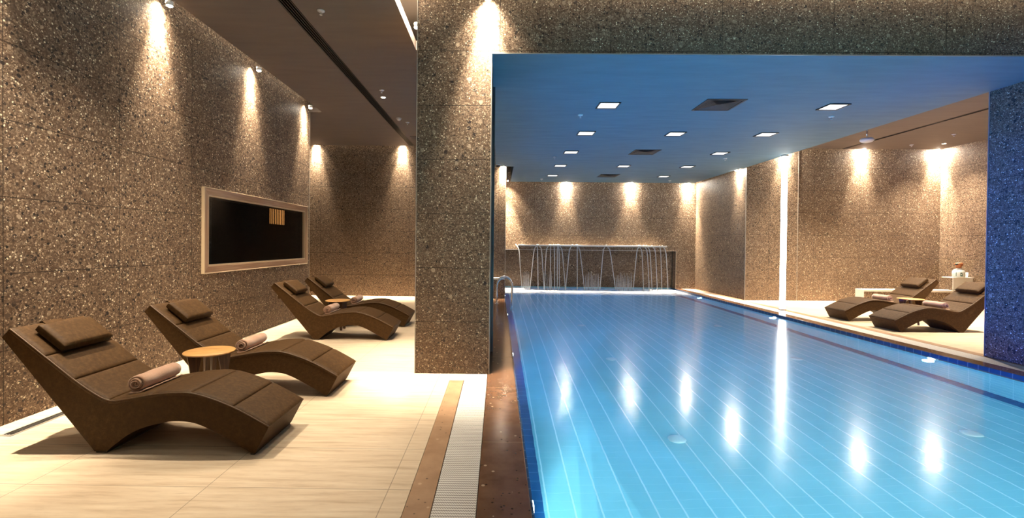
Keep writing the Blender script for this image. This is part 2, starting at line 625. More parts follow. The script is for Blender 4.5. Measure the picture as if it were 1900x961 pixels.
def dup(root, loc, rotz=None, label=None, group=None):
    r = root.copy()
    COL.objects.link(r)
    r.location = loc
    if rotz is not None:
        r.rotation_euler = (0, 0, rotz)
    if label:
        r['label'] = label
    if group:
        r['group'] = group
    for ch in list(root.children):
        c = ch.copy()
        COL.objects.link(c)
        c.parent = r
        for g in list(ch.children):
            d = g.copy()
            COL.objects.link(d)
            d.parent = c
    return r


# ------------------------------------------------------------------ the hall
ZB, ZC = 3.95, 3.44           # dark ceilings, lower ceiling over the pool
TOP = 4.45
FX0, FX1, FY0 = -7.0, 11.62, -3.0
PX0, PX1, PYE = 0.19, 5.835, 15.62
WZ, BZ = -0.055, -1.10

# decks
struct(boxes('floor', [(FX0, -0.485, FY0, 12.27, -0.15, 0), (-0.485, -0.335, 4.74, 12.27, -0.15, 0), (-0.335, -0.1, 4.99, 12.27, -0.15, 0)], M['floor']),
       'beige veined stone tile deck on the left of the pool')
struct(boxes('floor', [(6.48, FX1, FY0, 12.22, -0.15, 0)], M['floor']),
       'beige veined stone tile deck on the right of the pool')
struct(boxes('trim_1', [(-0.482, -0.341, FY0, 4.737, -0.15, 0)], M['coping_outer']), 'tan stone border strip left of the white drain grating')
struct(boxes('trim_2', [(-0.1, PX0, FY0, 12.27, -0.15, 0.0)], M['coping'], bevel=0.006), 'brown stone coping along the left pool edge')
struct(boxes('trim_3', [(PX1, 6.045, FY0, 15.33, -0.15, 0.0)], M['coping'], bevel=0.006), 'brown stone coping along the right pool edge')
struct(boxes('trim_4', [(6.33, 6.48, FY0, 15.33, -0.15, 0)], M['coping_outer']), 'tan stone border strip right of the far drain grating')

# drain gratings
g = boxes('drain_grating', [(-0.336, -0.103, FY0, 4.983, -0.15, -0.002)], M['drain'])
tag(g, 'white perforated plastic drain grating along the near deck, left of the pool', 'drain')
g = boxes('drain_grating', [(6.045, 6.33, FY0, 15.33, -0.15, -0.002)], M['drain'])
tag(g, 'white plastic drain grating along the far right pool edge', 'drain')

# pool basin: floor, border strips, walls, waterline bands
BW = 0.17
struct(boxes('pool_floor', [(PX0 + BW, PX1 - BW, FY0 + 0.2, PYE - BW, BZ - 0.1, BZ)], M['tile_floor']), 'aqua tiled pool floor with pale joints')
struct(boxes('pool_border', [(PX0, PX0 + BW, FY0 + 0.2, PYE, BZ - 0.1, BZ), (PX1 - BW, PX1, FY0 + 0.2, PYE, BZ - 0.1, BZ),
                             (PX0 + BW, PX1 - BW, PYE - BW, PYE, BZ - 0.1, BZ)], M['tile_dark']), 'navy tile border around the pool floor')
struct(boxes('pool_wall', [(PX0 - 0.1, PX0, FY0 + 0.2, PYE, BZ - 0.1, -0.15)], M['tile_wall']), 'aqua tiled left wall of the pool')
struct(boxes('pool_wall', [(PX1, PX1 + 0.1, FY0 + 0.2, PYE, BZ - 0.1, -0.15)], M['tile_wall']), 'aqua tiled right wall of the pool')
struct(boxes('pool_wall', [(PX0, PX1, PYE, PYE + 0.1, BZ - 0.1, 0.0)], M['tile_end']), 'aqua tiled far wall of the pool')
struct(boxes('pool_wall', [(PX0, PX1, FY0 + 0.1, FY0 + 0.2, BZ - 0.1, 0.0)], M['tile_end']), 'aqua tiled near wall of the pool')
struct(boxes('pool_band', [(PX0, PX0 + 0.012, FY0 + 0.2, PYE, -0.13, -0.004)], M['tile_band']), 'navy waterline tiles along the left pool edge')
struct(boxes('pool_band', [(PX1 - 0.012, PX1, FY0 + 0.2, PYE, -0.062, -0.004)], M['tile_band']), 'navy waterline tiles along the right pool edge')

bm = bmesh.new()
vsq = [bm.verts.new(c) for c in ((PX0 + 0.002, FY0 + 0.2, WZ), (PX1 - 0.002, FY0 + 0.2, WZ), (PX1 - 0.002, PYE, WZ), (PX0 + 0.002, PYE, WZ))]
bm.faces.new(vsq)
wt = new_obj('pool_water', bm, M['water'])
struct(wt, 'clear blue still pool water')

# walls
struct(boxes('wall_left', [(-3.93, -3.715, FY0, 5.86, 0, TOP), (-3.93, -3.715, 8.82, 9.08, 0, TOP),
                           (-3.93, -3.715, 5.86, 8.82, 0, 1.09), (-3.93, -3.715, 5.86, 8.82, 1.99, TOP)], M['stone_y']), 'speckled brown stone wall beside the loungers')
struct(boxes('wall_back_left', [(FX0, PX0, 12.27, 12.55, 0, TOP)], M['stone_x']), 'speckled stone wall behind the left deck')
struct(boxes('wall_outer_left', [(FX0 - 0.2, FX0, FY0, 12.5, 0, TOP)], M['stone_y']), 'stone wall far beyond the left deck')
struct(boxes('wall_pool_left', [(-0.1, PX0, 12.55, 15.9, -0.05, TOP)], M['stone_y']), 'stone side wall of the pool bay, left')
struct(boxes('wall_pool_back', [(PX0 - 0.29, 6.6, 15.28, 15.55, 1.235, TOP), (5.84, 6.6, 15.28, 15.55, 0, 1.235), (PX0 - 0.29, PX0 + 0.03, 15.28, 15.55, 0, 1.235),
                                (PX0, 5.84, 15.62, 15.8, 0, 1.4)], M['stone_x']), 'speckled stone wall with a low niche behind the waterfall')
struct(boxes('wall_pool_right', [(6.48, 6.76, 12.208, 15.6, 0, TOP)], M['stone_y']), 'stone side wall of the pool bay, right')
struct(boxes('wall_back_right', [(6.76, 7.83, 12.208, 12.5, 0, TOP), (7.83, FX1, 12.22, 12.5, 0, TOP)], M['stone_x']), 'speckled stone wall behind the right deck')
struct(boxes('wall_right', [(FX1 - 0.1, FX1 + 0.2, FY0, 12.4, 0, TOP)], M['stone_y']), 'speckled stone wall at the far right end')
struct(boxes('wall_near', [(FX0, FX1, FY0 - 0.2, FY0, 0, TOP)], M['stone_x']), 'stone wall behind the viewer')
# column, pillar and beam
struct(boxes('column', [(-0.884, -0.086, 4.985, 6.07, 0, TOP)], M['stone_col']), 'wide speckled stone column left of the pool')
struct(boxes('pillar', [(6.37, 7.4, 4.985, 6.11, 0, TOP)], M['stone_col']), 'speckled stone pillar at the right pool edge')
struct(boxes('beam', [(-0.086, 6.37, 4.975, 4.989, ZC + 0.002, TOP), (-0.084, 6.36, 4.989, 5.25, TOP - 0.3, TOP), (7.4, FX1, 4.985, 5.25, ZC, TOP)], M['stone_x']), 'speckled stone beam above the pool opening')
# corner trims
for x0, x1, y0, y1, z1 in ((-0.890, -0.882, 4.979, 4.987, TOP), (-0.090, -0.082, 4.979, 4.987, ZC), (6.362, 6.370, 6.107, 6.115, ZC),
                           (7.824, 7.834, 12.200, 12.210, TOP), (0.185, 0.197, 12.262, 12.272, ZC + 0.2), (-3.72, -3.712, 9.078, 9.086, TOP),
                           (6.472, 6.482, 12.198, 12.222, ZC)):
    struct(boxes('trim_5', [(x0, x1, y0, y1, 0, z1)], M['steel_trim']), 'thin pale metal corner trim')
struct(boxes('trim_6', [(-0.090, 6.37, 4.969, 4.975, ZC - 0.004, ZC + 0.006)], M['steel_trim']), 'thin pale metal edge under the beam')
struct(boxes('trim_7', [(0.2, 5.845, 15.27, 15.283, 1.232, 1.246), (5.838, 5.848, 15.27, 15.283, 0, 1.24)], M['steel_trim']), 'thin metal edge of the waterfall niche')
struct(boxes('trim_8', [(-0.086, -0.055, 6.03, 6.10, 0, ZC)], M['grey_metal']), 'slim grey metal post on the column corner')

# ceilings
slabs('ceiling', [(-3.46, -2.356, FY0, 12.10, ZB, ZB + 0.12), (-2.206, -1.105, FY0, 12.10, ZB, ZB + 0.12),
                         (-1.105, -0.087, 6.12, 12.10, ZB, ZB + 0.12), (-7.0, -3.46, 9.04, 12.10, ZB, ZB + 0.12)], M['ceil_brown'], 'dark taupe ceiling over the left deck')
slabs('ceiling', [(6.36, 8.83, 5.25, 12.08, ZB, ZB + 0.12), (8.93, 11.35, 5.25, 12.08, ZB, ZB + 0.12)], M['ceil_brown'], 'dark taupe ceiling over the right deck')
slabs('ceiling', [(-1.105, FX1, FY0, 4.79, ZB, ZB + 0.12)], M['ceil_brown'], 'dark taupe ceiling in front of the beam')
slabs('ceiling', [(-0.084, 6.36, 4.99, 12.14, ZC, TOP - 0.3), (0.385, 6.31, 12.14, 15.07, ZC, TOP - 0.3)], M['ceil_pool_tint'], 'low smooth ceiling over the pool')
slabs('ceiling', [(FX0, FX1, FY0, 15.8, TOP, TOP + 0.1)], M['cove'], 'pale plaster above the light coves')

# ------------------------------------------------------------------ luminous column
t_ = thing('light_column', 'slim glowing white light column standing on the right pool deck', 'light column', (6.335, 10.36, 0))
boxes('diffuser', [(-0.045, 0.045, -0.045, 0.045, 0.03, ZC - 0.03)], M['led_glow'], t_, bevel=0.01)
boxes('base', [(-0.055, 0.055, -0.055, 0.055, 0, 0.03)], M['steel_trim'], t_)
boxes('top_cap', [(-0.055, 0.055, -0.055, 0.055, ZC - 0.03, ZC)], M['steel_trim'], t_)

# ------------------------------------------------------------------ framed window on the left wall
FR0, FR1, FZ0, FZ1, FXW = 5.77, 8.905, 1.0, 2.083, -3.715
w_ = thing('wall_window', 'long black glass window in a mitred light oak frame on the stone wall', 'window', (FXW, (FR0 + FR1) / 2, FZ0))


def mitre_frame(y0, y1, z0, z1, wd, x0, x1, prefix, mh, mv, parent):
    cy_, cz_ = (FR0 + FR1) / 2, FZ0

    def quad_bar(pts, mat, nm):
        bm = bmesh.new()
        a = [bm.verts.new((x0, y - cy_, z - cz_)) for y, z in pts]
        b = [bm.verts.new((x1, y - cy_, z - cz_)) for y, z in pts]
        bm.faces.new(a)
        bm.faces.new(b[::-1])
        for k in range(4):
            bm.faces.new((a[k], b[k], b[(k + 1) % 4], a[(k + 1) % 4]))
        new_obj(nm, bm, mat, parent, bevel=0.003)
    quad_bar([(y0, z0), (y1, z0), (y1 - wd, z0 + wd), (y0 + wd, z0 + wd)], mh, prefix + '_rail')
    quad_bar([(y0, z1), (y1, z1), (y1 - wd, z1 - wd), (y0 + wd, z1 - wd)], mh, prefix + '_rail')
    quad_bar([(y0, z0), (y0, z1), (y0 + wd, z1 - wd), (y0 + wd, z0 + wd)], mv, prefix + '_stile')
    quad_bar([(y1, z0), (y1, z1), (y1 - wd, z1 - wd), (y1 - wd, z0 + wd)], mv, prefix + '_stile')


mitre_frame(FR0, FR1, FZ0, FZ1, 0.085, 0.0, 0.035, 'outer', M['wood_frame_h'], M['wood_frame_v'], w_)
mitre_frame(FR0 + 0.083, FR1 - 0.083, FZ0 + 0.083, FZ1 - 0.083, 0.022, -0.02, 0.028, 'inner', M['frame_edge'], M['frame_edge'], w_)
mitre_frame(FR0 - 0.008, FR1 + 0.008, FZ0 - 0.008, FZ1 + 0.008, 0.012, 0.0, 0.042, 'edge', M['frame_edge'], M['frame_edge'], w_)
boxes('glass', [(-0.018, -0.012, 0.10 - 1.5675, 1.5675 - 0.10, 0.10, 0.983)], M['dark_glass'], w_)
# the unlit room seen through it
struct(boxes('wall_dark_room', [(-7.0, -6.9, 4.0, 9.05, 0, 3), (-6.9, -3.9, 3.9, 4.0, 0, 3), (-6.9, -3.93, 9.0, 9.07, 0, 3),
                                (-6.9, -3.93, 4.0, 9.0, 3.0, 3.1), (-6.9, -3.93, 4.0, 9.0, 0.0, 0.02), (-3.94, -3.735, 8.80, 8.822, 1.09, 1.99), (-3.94, -3.735, 5.86, 8.8, 1.085, 1.095), (-3.94, -3.735, 5.86, 8.8, 1.985, 1.995), (-3.94, -3.735, 5.855, 5.87, 1.09, 1.99)], M['dark_room']),
       'unlit room behind the dark window')
tl = thing('tube_lamp', 'row of glowing amber glass tubes hanging behind the dark window', 'lamp', (-4.12, 8.60, 1.735))
boxes('canopy', [(-0.04, 0.04, -0.32, 0.32, 0.50, 0.53)], M['black_metal'], tl)
for k in range(9):
    y = -0.27 + 0.0675 * k
    bm = bmesh.new()
    add_tube(bm, [(0, y, 0.0), (0, y, 0.4 - 0.02 * (k % 2))], 0.0065, 8)
    new_obj('glass_tube', bm, M['amber_glow'], tl, smooth=True)
    tube('cord', [(0, y, 0.38), (0, y, 0.51)], 0.003, M['black_metal'], tl, 6)

# ------------------------------------------------------------------ sun loungers
LPM = cam.matrix_world.to_3x3()


def lp(zx, zy):
    # side outline of the lounger, measured in the plane of its near side
    u, v = zx / 2.794, 520 + zy / 2.794
    d = LPM @ Vector(((u - 915) / 860, -(v - 462.4) / 860, -1))
    return (d.x / d.y * 3.01 + 1.582, 1.4 + d.z / d.y * 3.01)


def catmull(pts, n=6):
    out = []
    P = [pts[0]] + list(pts) + [pts[-1]]
    for i in range(1, len(P) - 2):
        for k in range(n):
            t = k / n
            q = []
            for a in (0, 1):
                p0, p1, p2, p3 = P[i - 1][a], P[i][a], P[i + 1][a], P[i + 2][a]
                q.append(0.5 * (2 * p1 + (p2 - p0) * t + (2 * p0 - 5 * p1 + 4 * p2 - p3) * t * t + (3 * p1 - p0 - 3 * p2 + p3) * t ** 3))
            out.append(tuple(q))
    out.append(tuple(pts[-1]))
    return out


LW = 0.545
back_top = [lp(*q) for q in ((52, 248), (235, 380), (388, 515))]
seat_top = [lp(*q) for q in ((388, 515), (480, 578), (565, 620), (650, 612), (780, 590), (880, 580), (990, 582), (1100, 612), (1208, 655), (1300, 702), (1397, 757))]
b0, b1 = back_top[0], back_top[2]
line = [(b0[0] + (b1[0] - b0[0]) * k / 14, b0[1] + (b1[1] - b0[1]) * k / 14) for k in range(14)]
top = line + catmull(seat_top, 8)
under_l = catmull([lp(*q) for q in ((550, 893), (600, 850), (680, 795), (760, 763), (850, 742), (900, 736), (960, 738), (1020, 750), (1100, 785), (1200, 840), (1300, 900))], 5)
z_shift = min(lp(485, 897)[1], lp(1320, 912)[1])
under = [(x, max(z - z_shift, 0.0)) for x, z in under_l]
top = [(x, z - z_shift) for x, z in top]
hx, hz = lp(2, 300)
hz -= z_shift
bx0 = lp(487, 895)[0]
bx1 = lp(552, 893)[0]
foot_b = lp(1322, 912)[0]
# arc length along the top
S = [0.0]
for a, b in zip(top[:-1], top[1:]):
    S.append(S[-1] + sqrt((a[0] - b[0]) ** 2 + (a[1] - b[1]) ** 2))


def top_at(s):
    s = max(0.0, min(S[-1], s))
    for i in range(len(S) - 1):
        if S[i + 1] >= s - 1e-9:
            f = (s - S[i]) / max(S[i + 1] - S[i], 1e-9)
            a, b = top[i], top[i + 1]
            p = (a[0] + (b[0] - a[0]) * f, a[1] + (b[1] - a[1]) * f)
            i0, i1 = max(i - 1, 0), min(i + 2, len(top) - 1)
            d = (top[i1][0] - top[i0][0], top[i1][1] - top[i0][1])
            L = sqrt(d[0] ** 2 + d[1] ** 2)
            return p, (-d[1] / L, d[0] / L), (d[0] / L, d[1] / L)


def s_of_x(x):
    for i in range(len(top) - 1):
        if top[i + 1][0] >= x:
            f = (x - top[i][0]) / (top[i + 1][0] - top[i][0])
            return S[i] + f * (S[i + 1] - S[i])
    return S[-1]


SEAMS = [0.0, s_of_x(lp(235, 383)[0]), s_of_x(lp(388, 515)[0]), s_of_x(lp(565, 620)[0]), s_of_x(lp(780, 590)[0]),
         s_of_x(lp(990, 582)[0]), s_of_x(lp(1208, 655)[0]), S[-1]]
TH = 0.026


def make_lounger(label):
    r = thing('sun_lounger', label, 'sun lounger', (0, 0, 0), 0, 'brown wave loungers along the pool decks')
    # shell: everything below the cushions
    inner = []
    for k in range(len(top)):
        p, n, _ = top_at(S[k])
        inner.append((p[0] - n[0] * TH, p[1] - n[1] * TH))
    poly = [(hx + 0.004, hz)] + inner + [(foot_b - 0.004, 0.012)] + under[::-1] + [(bx1, 0.012), (bx0, 0.012)]
    prism_xz('body', poly, 0.004, LW - 0.004, M['suede'], r, bevel=0.008)
    boxes('plinth', [(bx0 + 0.006, bx1 - 0.004, 0.01, LW - 0.01, 0.0, 0.016)], M['plinth'], r)
    boxes('plinth', [(foot_b - 0.035, foot_b - 0.01, 0.01, LW - 0.01, 0.0, 0.016)], M['plinth'], r)
    # one cushion panel between every two seams
    for i in range(len(SEAMS) - 1):
        s0, s1 = SEAMS[i], SEAMS[i + 1]
        ns = max(6, int((s1 - s0) / 0.018))
        us = [0, 0.12, 0.3] + [0.5 + (ns - 1) * q / 12 for q in range(13)] + [ns - 0.3, ns - 0.12, ns]
        us = [q / ns for q in us]
        nv = [0, 0.006, 0.016, 0.035] + [0.035 + (LW - 0.07) * q / 10 for q in range(1, 10)] + [LW - 0.035, LW - 0.016, LW - 0.006, LW]
        bm = bmesh.new()
        tg, bg = [], []
        for uu in us:
            s = s0 + (s1 - s0) * uu
            p, n, d = top_at(s)
            es = min(s - s0, s1 - s)
            rowt, rowb = [], []
            for v in nv:
                ev = min(v, LW - v)
                hs = 1 - max(0, 1 - es / 0.016) ** 2
                hv = 1 - max(0, 1 - ev / 0.022) ** 2
                h = -TH + 0.018 + 0.014 * min(hs, 1) * min(hv, 1) + 0.002 * sin(pi * uu) * sin(pi * v / LW)
                h = -0.010 + 0.012 * hs * hv + 0.003 * sin(pi * uu) * sin(pi * v / LW)
                rowt.append(bm.verts.new((p[0] + n[0] * h, v, p[1] + n[1] * h)))
                rowb.append(bm.verts.new((p[0] - n[0] * (TH + 0.002), v, p[1] - n[1] * (TH + 0.002))))
            tg.append(rowt)
            bg.append(rowb)
        A, B = len(us), len(nv)
        for a in range(A - 1):
            for b in range(B - 1):
                bm.faces.new((tg[a][b], tg[a + 1][b], tg[a + 1][b + 1], tg[a][b + 1]))
                bm.faces.new((bg[a][b], bg[a][b + 1], bg[a + 1][b + 1], bg[a + 1][b]))
        for a in range(A - 1):
            for e in (0, B - 1):
                bm.faces.new((tg[a][e], tg[a + 1][e], bg[a + 1][e], bg[a][e]))
        for b in range(B - 1):
            for e in (0, A - 1):
                bm.faces.new((tg[e][b], tg[e][b + 1], bg[e][b + 1], bg[e][b]))
        new_obj('cushion', bm, M['suede'], r, smooth=True)
    # piping along both long edges
    for y in (0.003, LW - 0.003):
        pts = []
        for k in range(0, 60):
            p, n, _ = top_at(S[-1] * k / 59)
            pts.append((p[0] - n[0] * 0.010, y, p[1] - n[1] * 0.010))
        tube('piping', pts, 0.0045, M['piping'], r, 6)
    # head pillow and its counterweight strap
    s0, s1 = 0.075, 0.315
    p, n, d = top_at((s0 + s1) / 2)
    bm = bmesh.new()
    L_, W_, T_ = (s1 - s0), 0.40, 0.078
    NX, NY = 14, 18
    for sgn in (1, -1):
        g_ = []
        for a in range(NX + 1):
            row = []
            for b in range(NY + 1):
                x = -1 + 2 * a / NX
                y = -1 + 2 * b / NY
                k = (1 - abs(x) ** 7) ** 0.5 * (1 - abs(y) ** 9) ** 0.5
                hh = 0.5 * T_ * (0.55 + 0.45 * k) if k > 0 else 0.5 * T_ * 0.55
                h = 0.5 * T_ + sgn * hh + 0.004
                xx = x * L_ / 2 * (0.97 + 0.03 * k)
                yy = y * W_ / 2 * (0.98 + 0.02 * k)
                row.append(bm.verts.new((p[0] + d[0] * xx + n[0] * h, LW / 2 + 0.01 + yy, p[1] + d[1] * xx + n[1] * h)))
            g_.append(row)
        for a in range(NX):
            for b in range(NY):
                bm.faces.new((g_[a][b], g_[a + 1][b], g_[a + 1][b + 1], g_[a][b + 1]))
        if sgn == 1:
            gt = g_
        else:
            for a in range(NX):
                for e in (0, NY):
                    bm.faces.new((gt[a][e], gt[a + 1][e], g_[a + 1][e], g_[a][e]))
            for b in range(NY):
                for e in (0, NX):
                    bm.faces.new((gt[e][b], gt[e][b + 1], g_[e][b + 1], g_[e][b]))
    pil = new_obj('pillow', bm, M['suede'], r, smooth=True, bevel=0.004)
    # strap goes over the top edge and hangs behind with a weight pad
    p0, n0, d0 = top_at(0.0)
    pa, na, _ = top_at(0.09)
    path = [(pa[0] + na[0] * 0.006, pa[1] + na[1] * 0.006), (p0[0] + n0[0] * 0.006, p0[1] + n0[1] * 0.006), (p0[0] - 0.012, p0[1] + 0.0),
            (hx - 0.012, hz), (hx + 0.02, hz - 0.05), (hx + 0.075, hz - 0.13)]
    bm = bmesh.new()
    prev = None
    for (x, z) in path:
        cur = [bm.verts.new((x, LW / 2 - 0.06, z)), bm.verts.new((x, LW / 2 + 0.08, z))]
        if prev:
            bm.faces.new((prev[0], cur[0], cur[1], prev[1]))
        prev = cur
    so = new_obj('strap', bm, M['suede'], pil)
    md = so.modifiers.new('thick', 'SOLIDIFY')
    md.thickness = 0.005
    md.offset = 0
    wz = hz - 0.19
    bm = bmesh.new()
    add_box(bm, hx + 0.035, hx + 0.075, LW / 2 - 0.13, LW / 2 + 0.15, wz, hz - 0.07)
    new_obj('counterweight', bm, M['suede'], pil, bevel=0.012)
    return r


LX = -1.582
l1 = make_lounger('brown suede wave lounger nearest the viewer, left of the white drain grating')
l1.location = (LX, 3.01, 0)
l2 = dup(l1, (-1.535, 4.18, 0), 0, 'brown wave lounger behind the round wooden table, second from the viewer on the left deck')
l3 = dup(l1, (-1.585, 6.635, 0), 0, 'brown wave lounger third from the viewer on the left deck, holding a towel')
l4 = dup(l1, (-1.56, 7.73, 0), 0, 'brown wave lounger farthest from the viewer on the left deck, towards the back wall')
r1 = dup(l1, (6.72, 7.79 + LW, 0), pi, 'brown wave lounger on the right deck, partly hidden by the blue-lit pillar')
r2 = dup(l1, (6.69, 8.87 + LW, 0), pi, 'farther wave lounger on the right deck, in front of the low stone bench')


# ------------------------------------------------------------------ rolled towels
def make_towel(label):
    r = thing('rolled_towel', label, 'towel', (0, 0, 0), 0, 'rolled towels lying on the loungers')
    Ln = 0.36
    turns, r0, r1_ = 3.4, 0.010, 0.062
    n = 110
    th = 0.0085
    inner, outer = [], []
    for k in range(n + 1):
        a = -pi * 0.45 - turns * 2 * pi * (1 - k / n)
        rr = r0 + (r1_ - r0) * k / n
        for lst, q in ((inner, rr - th / 2), (outer, rr + th / 2)):
            lst.append((q * cos(a) * 1.06, q * sin(a) * 0.92 + 0.062))
    bm = bmesh.new()
    ny = 14
    rows_i, rows_o = [], []
    rnd = random.Random(3)
    ph = [rnd.random() * 6 for _ in range(4)]
    for j in range(ny + 1):
        y = -Ln / 2 + Ln * j / ny
        e = min(j, ny - j) / ny
        sc_ = 1.0 - 0.06 * max(0, 1 - e / 0.09)
        off = 0.0
        ri, ro = [], []
        for k in range(n + 1):
            wob = 0.0016 * sin(y * 40 + ph[0] + k * 0.2) + 0.001 * sin(k * 0.31 + ph[1] + y * 17)
            for lst, (x, z), rr in ((ri, inner[k], 0), (ro, outer[k], 1)):
                # ends of the cloth are staggered turn by turn
                yy = y + (0.010 * sin(k / n * 7 + ph[2]) if j in (0, ny) else 0)
                lst.append(bm.verts.new((x * sc_ + wob * rr, yy, (z - 0.062) * sc_ + 0.062 + wob * rr)))
        rows_i.append(ri)
        rows_o.append(ro)
    for j in range(ny):
        for k in range(n):
            bm.faces.new((rows_o[j][k], rows_o[j][k + 1], rows_o[j + 1][k + 1], rows_o[j + 1][k]))
            bm.faces.new((rows_i[j][k], rows_i[j + 1][k], rows_i[j + 1][k + 1], rows_i[j][k + 1]))
        for k in (0, n):
            bm.faces.new((rows_o[j][k], rows_o[j + 1][k], rows_i[j + 1][k], rows_i[j][k]))
    for k in range(n):
        for j in (0, ny):
            bm.faces.new((rows_o[j][k], rows_o[j][k + 1], rows_i[j][k + 1], rows_i[j][k]))
    new_obj('cloth_roll', bm, M['towel'], r, smooth=True)
    # loose flap with its hem lying under the roll
    bm = bmesh.new()
    pts = [(-0.045, 0.010), (-0.02, 0.004), (0.01, 0.003), (0.04, 0.007), (0.062, 0.016)]
    prev = None
    for x, z in pts:
        row = [bm.verts.new((x, -Ln / 2 - 0.012 + (Ln + 0.012) * j / 16, z + 0.0015 * sin(j * 1.7))) for j in range(17)]
        if prev:
            for j in range(16):
                bm.faces.new((prev[j], prev[j + 1], row[j + 1], row[j]))
        prev = row
    fo_ = new_obj('loose_flap', bm, M['towel'], r, smooth=True)
    md = fo_.modifiers.new('thick', 'SOLIDIFY')
    md.thickness = 0.007
    md.offset = 0
    return r


def seat_z(xl):
    p, n, d = top_at(s_of_x(xl))
    return p[1], atan2(d[1], d[0])


TXL = -0.845
sz, sa = seat_z(TXL)
t1 = make_towel('pinkish beige rolled towel on the lounger nearest the viewer')
t1.location = (LX + TXL, 3.01 + 0.265, sz + 0.001)
t1.rotation_euler = (0, -sa, 0.0)
for (base, sgn, lab, dx) in (((-1.535, 4.18), 1, 'pinkish beige rolled towel on the lounger behind the near round table', 0.02),
                             ((-1.585, 6.635), 1, 'rolled towel on the third lounger of the left deck, beside the far round table', -0.04),
                             ((-1.56, 7.73), 1, 'rolled towel on the last lounger of the left deck', -0.02),
                             ((6.72, 7.79 + LW), -1, 'rolled towel on the lounger next to the blue-lit pillar', 0.0),
                             ((6.69, 8.87 + LW), -1, 'rolled towel on the right deck lounger in front of the low stone bench', 0.0)):
    xl = TXL + dx
    sz, sa = seat_z(xl)
    q = dup(t1, (base[0] + sgn * xl, base[1] + sgn * 0.265, sz + 0.001), 0, lab)
    q.rotation_euler = (0, -sa, 0) if sgn == 1 else (0, sa, 0)


# ------------------------------------------------------------------ side tables
def make_table(label):
    r = thing('side_table', label, 'table', (0, 0, 0), 0, 'round wooden side tables between the loungers')
    R = 0.195
    lathe('table_top', [(0, -0.014), (R - 0.012, -0.014), (R - 0.002, -0.009), (R, -0.003), (R - 0.003, 0.0), (0, 0.0)], M['wood_top'], r, 56, (0, 0, 0.475))
    for k in range(4):
        a = pi / 4 + k * pi / 2
        # curved plank legs, broad at the top, narrower at the foot
        bm = bmesh.new()
        prof = []
        N = 14
        for j in range(N + 1):
            u = j / N
            z = 0.461 * (1 - u)
            ro = 0.165 - 0.045 * sin(u * pi / 2) + 0.02 * max(0, u - 0.75) * 4 * 0.5
            ri = ro - (0.085 * (1 - u) ** 2.5 + 0.030)
            prof.append((ri, ro, z))
        hw = 0.014
        rows = []
        for ri, ro, z in prof:
            row = []
            for rr, tt in ((ri, -hw), (ro, -hw), (ro, hw), (ri, hw)):
                row.append(bm.verts.new((rr * cos(a) - tt * sin(a), rr * sin(a) + tt * cos(a), z)))
            rows.append(row)
        for p_, q_ in zip(rows[:-1], rows[1:]):
            for m in range(4):
                bm.faces.new((p_[m], p_[(m + 1) % 4], q_[(m + 1) % 4], q_[m]))
        bm.faces.new(rows[0])
        bm.faces.new(rows[-1][::-1])
        new_obj('leg', bm, M['wood_leg'], r, bevel=0.003)
    boxes('stretcher', [(-0.125, 0.125, -0.012, 0.012, 0.16, 0.185)], M['wood_leg'], r, bevel=0.002).rotation_euler = (0, 0, pi / 4)
    boxes('stretcher', [(-0.125, 0.125, -0.012, 0.012, 0.1855, 0.21)], M['wood_leg'], r, bevel=0.002).rotation_euler = (0, 0, -pi / 4)
    return r


tb = make_table('round wooden side table between the two loungers nearest the viewer')
tb.location = (-2.44, 3.90, 0)
dup(tb, (-2.58, 7.46, 0), 0, 'round wooden side table between the two far loungers of the left deck')
dup(tb, (7.60, 8.60, 0), 0, 'round wooden side table between the loungers on the right deck')

# ------------------------------------------------------------------ ceiling lights over the pool
LB = 0.145


def make_light(label):
    r = thing('ceiling_light', label, 'ceiling light', (0, 0, 0), 0, 'square ceiling lights over the pool')
    bm = bmesh.new()
    a, b, z0, z1 = LB + 0.006, LB - 0.010, -0.014, 0.0
    for x0, x1, y0, y1 in ((-a, a, -a, -b), (-a, a, b, a), (-a, -b, -b, b), (b, a, -b, b)):
        add_box(bm, x0, x1, y0, y1, z0, z1)
    new_obj('frame', bm, M['grille_bar'], r)
    boxes('diffuser', [(-b, b, -b, b, -0.004, 0.0)], M['panel_glow'], r)
    return r


ROWS = (6.78, 8.47, 10.2, 11.95, 13.64)
ordn = ('nearest', 'second', 'third', 'fourth', 'farthest')
spots_l = [(1.58, y, f'{ordn[i]} square ceiling light of the left-hand row over the pool') for i, y in enumerate(ROWS)]
spots_l += [(3.2, ROWS[1], 'nearer of the two square ceiling lights between the ceiling vents'), (3.2, ROWS[3], 'farther of the two square ceiling lights between the ceiling vents')]
spots_l += [(4.83, y, f'{ordn[i]} square ceiling light of the right-hand row over the pool') for i, y in enumerate(ROWS)]
cl0 = None
for x, y, lab in spots_l:
    if cl0 is None:
        cl0 = make_light(lab)
        cl0.location = (x, y, ZC)
    else:
        dup(cl0, (x, y, ZC), 0, lab)


